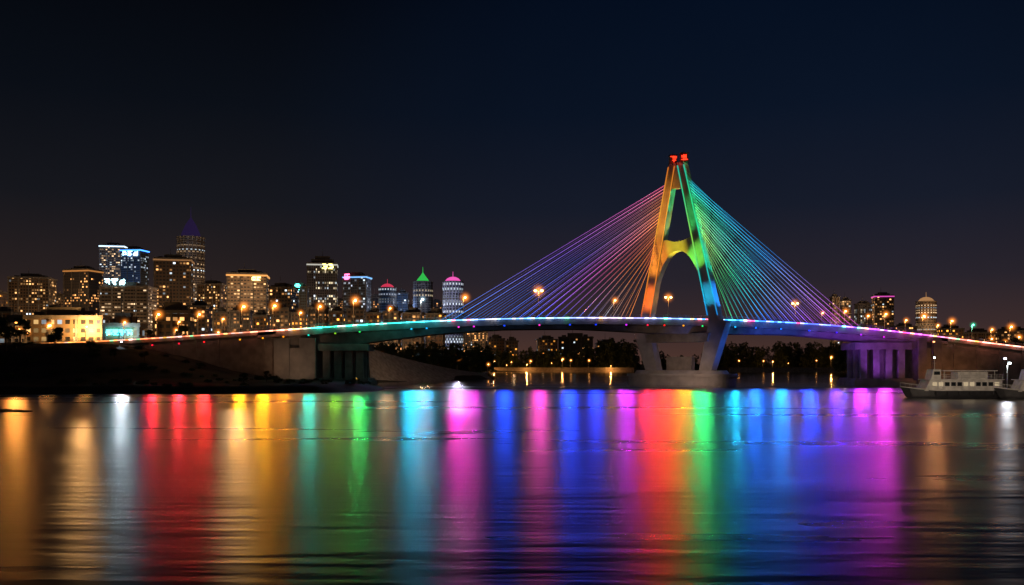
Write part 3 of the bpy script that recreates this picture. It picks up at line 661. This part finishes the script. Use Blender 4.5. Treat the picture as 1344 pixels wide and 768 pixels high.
# ---------- trees ----------
def leafmesh(name,clumps,nl,ls):
    cen=[];
    for (c,r) in clumps:
        k=int(nl*r[0]**2/sum(q[1][0]**2 for q in clumps))+20
        d=rng.normal(size=(k,3)); d/=np.linalg.norm(d,axis=1)[:,None]; rad=rng.uniform(.45,1.08,(k,1))
        cen.append(np.array(c)+d*rad*np.array(r))
    cen=np.concatenate(cen); n=len(cen)
    a=rng.normal(size=(n,3)); a/=np.linalg.norm(a,axis=1)[:,None]; b_=rng.normal(size=(n,3)); b_-=a*(a*b_).sum(1)[:,None]; b_/=np.linalg.norm(b_,axis=1)[:,None]
    s=ls*rng.uniform(.5,1.3,(n,1)); V=np.stack([cen-a*s,cen-b_*s*.6,cen+a*s,cen+b_*s*.6],1).reshape(-1,3)
    me=bpy.data.meshes.new(name); me.from_pydata(V.tolist(),[],np.arange(4*n).reshape(-1,4).tolist()); me.materials.append(LEAF); return me
TV=[]
for v in range(4):
    cl=[]; R=random.Random(v)
    mb=MB(); mb.tube((0,0,-.5),(0.1,0,3.2),.32,.22,8); mb.tube((.1,0,3.2),(0,.1,6.5),.22,.1,7)
    for k in range(11):
        an=R.uniform(0,6.28); rr=R.uniform(.8,3.0); zz=R.uniform(4.0,9.0); 
        rr*=1-0.5*max(0,(zz-6.5)/2.5)
        c=(rr*math.cos(an),rr*math.sin(an),zz); q=R.uniform(.8,1.6); cl.append((c,(q,q,q*.75)))
        mb.tube((0,0,R.uniform(2.6,5)),c,.09,.03,5)
    TV.append((mb,leafmesh('crown',cl,2600,.26)))
TR=[None]*4
def tree(x,y,sc,label='dark leafy tree standing on the bank'):
    v=random.randrange(4); e=empty('tree',(x,y,gz(x,y)-.1),label,'tree','trees on the river banks',random.uniform(0,6.28)); e.scale=(sc*random.uniform(.9,1.2),sc*random.uniform(.9,1.2),sc)
    if TR[v] is None:
        t=TV[v][0].obj('trunk',BARK,e); c=bpy.data.objects.new('crown',TV[v][1]); COL.objects.link(c); c.parent=e; TR[v]=(t,c)
    else:
        for o in TR[v]:
            q=o.copy(); COL.objects.link(q); q.parent=e
for px_,D,sc in ((-15,262,.9),(8,262,1.0),(26,270,.9),(72,262,.75),(200,345,.7),(240,340,.9),(275,350,.8),(310,345,.9),(395,360,1.2),(0,240,.5),(118,262,.4),(150,258,.35),(190,262,.35),(320,232,.3),(350,238,.3),
    (510,430,1.1),(530,440,1.3),(552,450,1.3),(575,455,1.4),(597,460,1.3),(618,470,1.2),(500,470,1.6),(640,520,1.3),(625,600,1.5),
    (1238,335,.8),(1262,345,1.0),(1290,350,.9),(1315,330,.9),(1340,322,1.0),(1335,305,.6),(1200,420,1.1),(1178,440,1.1),(1160,470,1.2),(1140,520,1.4)):
    tree(wx(px_,D),D,sc)
cl=[]
def wood(p0,p1,D0,D1,hmin,hmax,n):
    for i in range(n):
        px_=random.uniform(p0,p1); D=random.uniform(D0,D1); x=wx(px_,D); h=random.uniform(hmin,hmax); r=random.uniform(3,6.5)
        z0=2.5
        for zz in np.arange(z0,h,4): cl.append(((x+random.uniform(-2,2),D,z0+zz),(r*(1-.4*zz/h),r*(1-.4*zz/h),3.2)))
wood(490,650,520,660,8,18,70); wood(768,835,830,900,14,28,50); wood(640,780,830,880,7,19,90); wood(945,1112,825,900,12,26,110); wood(1100,1200,560,780,8,18,50); wood(830,950,830,880,5,16,30); wood(1200,1400,500,700,8,16,50); wood(-60,480,560,660,6,12,80)
me=leafmesh('woodland',cl,64000,1.15); o=bpy.data.objects.new('woodland',me); COL.objects.link(o); o['kind']='stuff'; o['label']='dark mass of far waterfront trees'; o['category']='woodland'
cl=[]
for i in range(110):
    px_=random.uniform(-60,500); D=random.uniform(214,285); x=wx(px_,D); r=random.uniform(.4,1.2)
    if sdist(np.array([x]),np.array([D]))[0]<4: continue
    cl.append(((x,D,gz(x,D)+r*.3),(r*1.3,r*1.3,r*.6)))
me=leafmesh('bank_shrubs',cl,16000,.2); o=bpy.data.objects.new('bank_shrubs',me); COL.objects.link(o); o['kind']='stuff'; o['label']='low dark scrub covering the grassy bank'; o['category']='shrubs'
mb=MB()
for i in range(14):
    x=wx(-30+i*4.6,131)+random.uniform(-.4,.4); mb.lathe([(random.uniform(1,1.7),-.6),(random.uniform(.9,1.5),.1),(random.uniform(.4,.9),.45-.02*i),(.1,.6-.03*i)],7,cx=x,cy=131+random.uniform(-1,1))
o=mb.obj('rock_spit',ROCK); o['label']='low dark rock spit at the water edge'; o['category']='rocks'
# ---------- boats ----------
BW=emat('boat_window_glow',(1,.8,.5),.4); BL=emat('boat_lamp_glow',(.85,.95,1),25)
HULL=mat('dark_hull_paint',(0.035,0.035,0.04),.5,.3,1,0,0)
BWH=mat('worn_white_paint',(0.66,0.64,0.60),0.5,0.22,0.9,0,0)
def boat(cx,cy,Ln,rot,label,decks=1):
    e=empty('passenger_boat',(cx,cy,0),label,'boat','boats moored in the river',rot)
    hl=Ln/2; prof=[]
    mb=MB(); n=18; rows=[]
    for i in range(n+1):
        t=i/n; x=-hl+Ln*t
        bw=2.4*min(1,(t/.28))**.6 if t<.28 else 2.4*(1-.12*max(0,(t-.85)/.15)); bw=max(bw,.04)
        sh=1.55+0.75*max(0,1-t/.3)**1.6
        xo=-1.0*max(0,1-t/.15)
        rows.append([(x+0.9*(1-min(1,t/.15)),-bw*.75,-.5),(x,-bw*.95,.5),(x+xo,-bw,sh),(x+xo,bw,sh),(x,bw*.95,.5),(x+0.9*(1-min(1,t/.15)),bw*.75,-.5)])
    for r in rows: mb.v+=r; mb.c+=[(1,1,1)]*6
    for i in range(n):
        for j in range(6): mb.f.append((i*6+j,i*6+(j+1)%6,(i+1)*6+(j+1)%6,(i+1)*6+j)); mb.mi.append(0)
    mb.f.append(tuple(range(6))); mb.f.append(tuple(n*6+j for j in reversed(range(6)))); mb.mi+=[0,0]
    hull=mb.obj('hull',HULL,e)
    mb=MB()
    for i in range(n):
        for sgn in (0,1):
            a=Vector(rows[i][2+sgn]);b_=Vector(rows[i+1][2+sgn]); mb.tube(a+Vector((0,0,.06)),b_+Vector((0,0,.06)),.1,n=5)
    mb.obj('rubbing_strake',BWH,hull)
    c0,c1=-hl+Ln*.16,hl-0.6
    mb=MB(); mb.prism([(c0,-1.95,1.5),(c1,-1.95,1.5),(c1,-1.95,3.75),(c0+1.1,-1.95,3.75)],[(c0,1.95,1.5),(c1,1.95,1.5),(c1,1.95,3.75),(c0+1.1,1.95,3.75)]); 
    cab=mb.obj('cabin',BWH,e)
    mb=MB(); mb.box(c0+.6,c1+.3,-2.2,2.2,3.75,3.9); mb.obj('cabin_roof',BWH,cab)
    x=c0+1.6; k=0
    while x<c1-1.2:
        for ya,yb in ((-1.99,-1.94),(1.94,1.99)):
            mb=MB(); mb.box(x,x+.95,ya,yb,2.5,3.3); mb.obj('window',BW if (k*7)%5 in(0,2) else GLASSD,cab)
        x+=1.3;k+=1
    u0,u1=c0+4.2,c1-1.5
    for xx in np.arange(u0,u1+.1,(u1-u0)/6):
        for yy in (-1.8,1.8):
            mb=MB(); mb.tube((xx,yy,3.9),(xx,yy,5.55),.05,n=5); mb.obj('canopy_post',BWH,e)
    mb=MB(); mb.box(u0-.4,u1+.4,-2.1,2.1,5.55,5.72); mb.obj('canopy',BWH,e)
    mb=MB(); mb.box(u0+3.0,u1-1.2,-1.4,1.4,3.9,5.4); mb.obj('upper_saloon',BWH,e)
    mb=MB(); mb.prism([(c0+1.6,-1.3,3.9),(c0+3.7,-1.3,3.9),(c0+3.7,-1.3,5.9),(c0+2.1,-1.3,5.9)],[(c0+1.6,1.3,3.9),(c0+3.7,1.3,3.9),(c0+3.7,1.3,5.9),(c0+2.1,1.3,5.9)]); wh=mb.obj('wheelhouse',BWH,e)
    for ya,yb in ((-1.34,-1.29),(1.29,1.34)):
        mb=MB(); mb.box(c0+2.25,c0+3.5,ya,yb,4.8,5.5); mb.obj('window',GLASSD,wh)
    mb=MB()
    for sgn in (-1,1):
        for hh in (4.35,4.8): mb.tube((u0,sgn*2.0,hh),(c1+.2,sgn*2.0,hh),.03,n=4)
        for xx in np.arange(u0,c1+.2,1.2): mb.tube((xx,sgn*2.0,3.9),(xx,sgn*2.0,4.8),.03,n=4)
    for i in range(5):
        for sgn in (0,1):
            a=Vector(rows[i][2+sgn]);b_=Vector(rows[i+1][2+sgn]); mb.tube(a+Vector((0,0,.9)),b_+Vector((0,0,.9)),.03,n=4); mb.tube(a,a+Vector((0,0,.9)),.03,n=4)
    mb.obj('railing',BWH,e)
    mb=MB(); mb.tube((c0+3,0,5.9),(c0+3,0,8.2),.06,.03,6); mb.tube((c0+3,-.7,7.2),(c0+3,.7,7.2),.03,n=5); mb.obj('mast',BWH,e)
    mb=MB(); mb.lathe([(.05,8.2),(.13,8.28),(.13,8.42),(.05,8.5)],8,cx=c0+3); mb.obj('masthead_lamp',BL,e)
    for xx in np.arange(c0+2,c1,2.4): 
        mb=MB(); mb.tube((xx,-2.6,.7),(xx,-2.6,1.5),.2,n=8); mb.obj('fender',DARK,e)
    return e
boat(wx(1250,184),184,20,d2(2),'white passenger boat with dark hull and canopied upper deck')
boat(wx(1372,178),178,18,d2(-4),'white river boat moored beside the passenger boat')
street_lamp(wx(1322,205),205,-0.5,'cool',False,.9,True,label='white quay lamp standing beside the moored boats',halo=False)
lamp('SPOT','boat_fill_light',(wx(1240,160),146,10),(1,.76,.55),15000,None,(wx(1262,184),184,3),50,.7)  # unseen spot added over the river to brighten the boat
for px_,D,c,wgt in ((22,262,(1,.36,.06),.9),(160,289,(.75,.9,1),.6),(1225,288,(1,.35,.12),.5),(1318,200,(.8,.8,.9),.08)):  # masts added so their spots throw further streaks on the water
    x=wx(px_,D); z=14 if D>250 else 8
    if px_==22: z=gz(x,D)+8
    f=empty('added_streak_mast',(x,D,gz(x,D)),'slim dark added mast whose light streaks the river','lamp','added streak masts on the banks')
    mb=MB(); h=z-gz(x,D); mb.tube((0,0,-.5),(0,0,h),.12,.08,6); mb.box(-.4,.4,-.35,.1,h,h+.5); mb.obj('mast',DARK,f)
    mb=MB(); mb.box(-.33,.33,-.39,-.352,h+.06,h+.44); mb.obj('lens',emat('streak_lens_glow',c,5),f)
    loc=Vector((x,D-.6,z+.25)); d=Vector((-x,-D,0)).normalized()
    s=lamp('SPOT','mast_streak_beam',loc,c,E_STREAK*wgt,None,loc+Vector((d.x,d.y,-.04))*10,22,.5,.35); s.parent=f; s.location=loc-Vector((x,D,gz(x,D)))
# ---------- camera ----------
cd=bpy.data.cameras.new('camera'); cam=bpy.data.objects.new('camera',cd); COL.objects.link(cam)
cam.location=(0,0,CH); cam.rotation_euler=(math.radians(90),0,0)
cd.sensor_width=36; cd.lens=36*F/1344; cd.shift_y=(HY-384)/1344; cd.clip_end=30000; cd.clip_start=0.5
scene.camera=cam
scene.view_settings.view_transform='Standard'
try: scene.view_settings.look='None'
except: pass
scene.view_settings.exposure=0
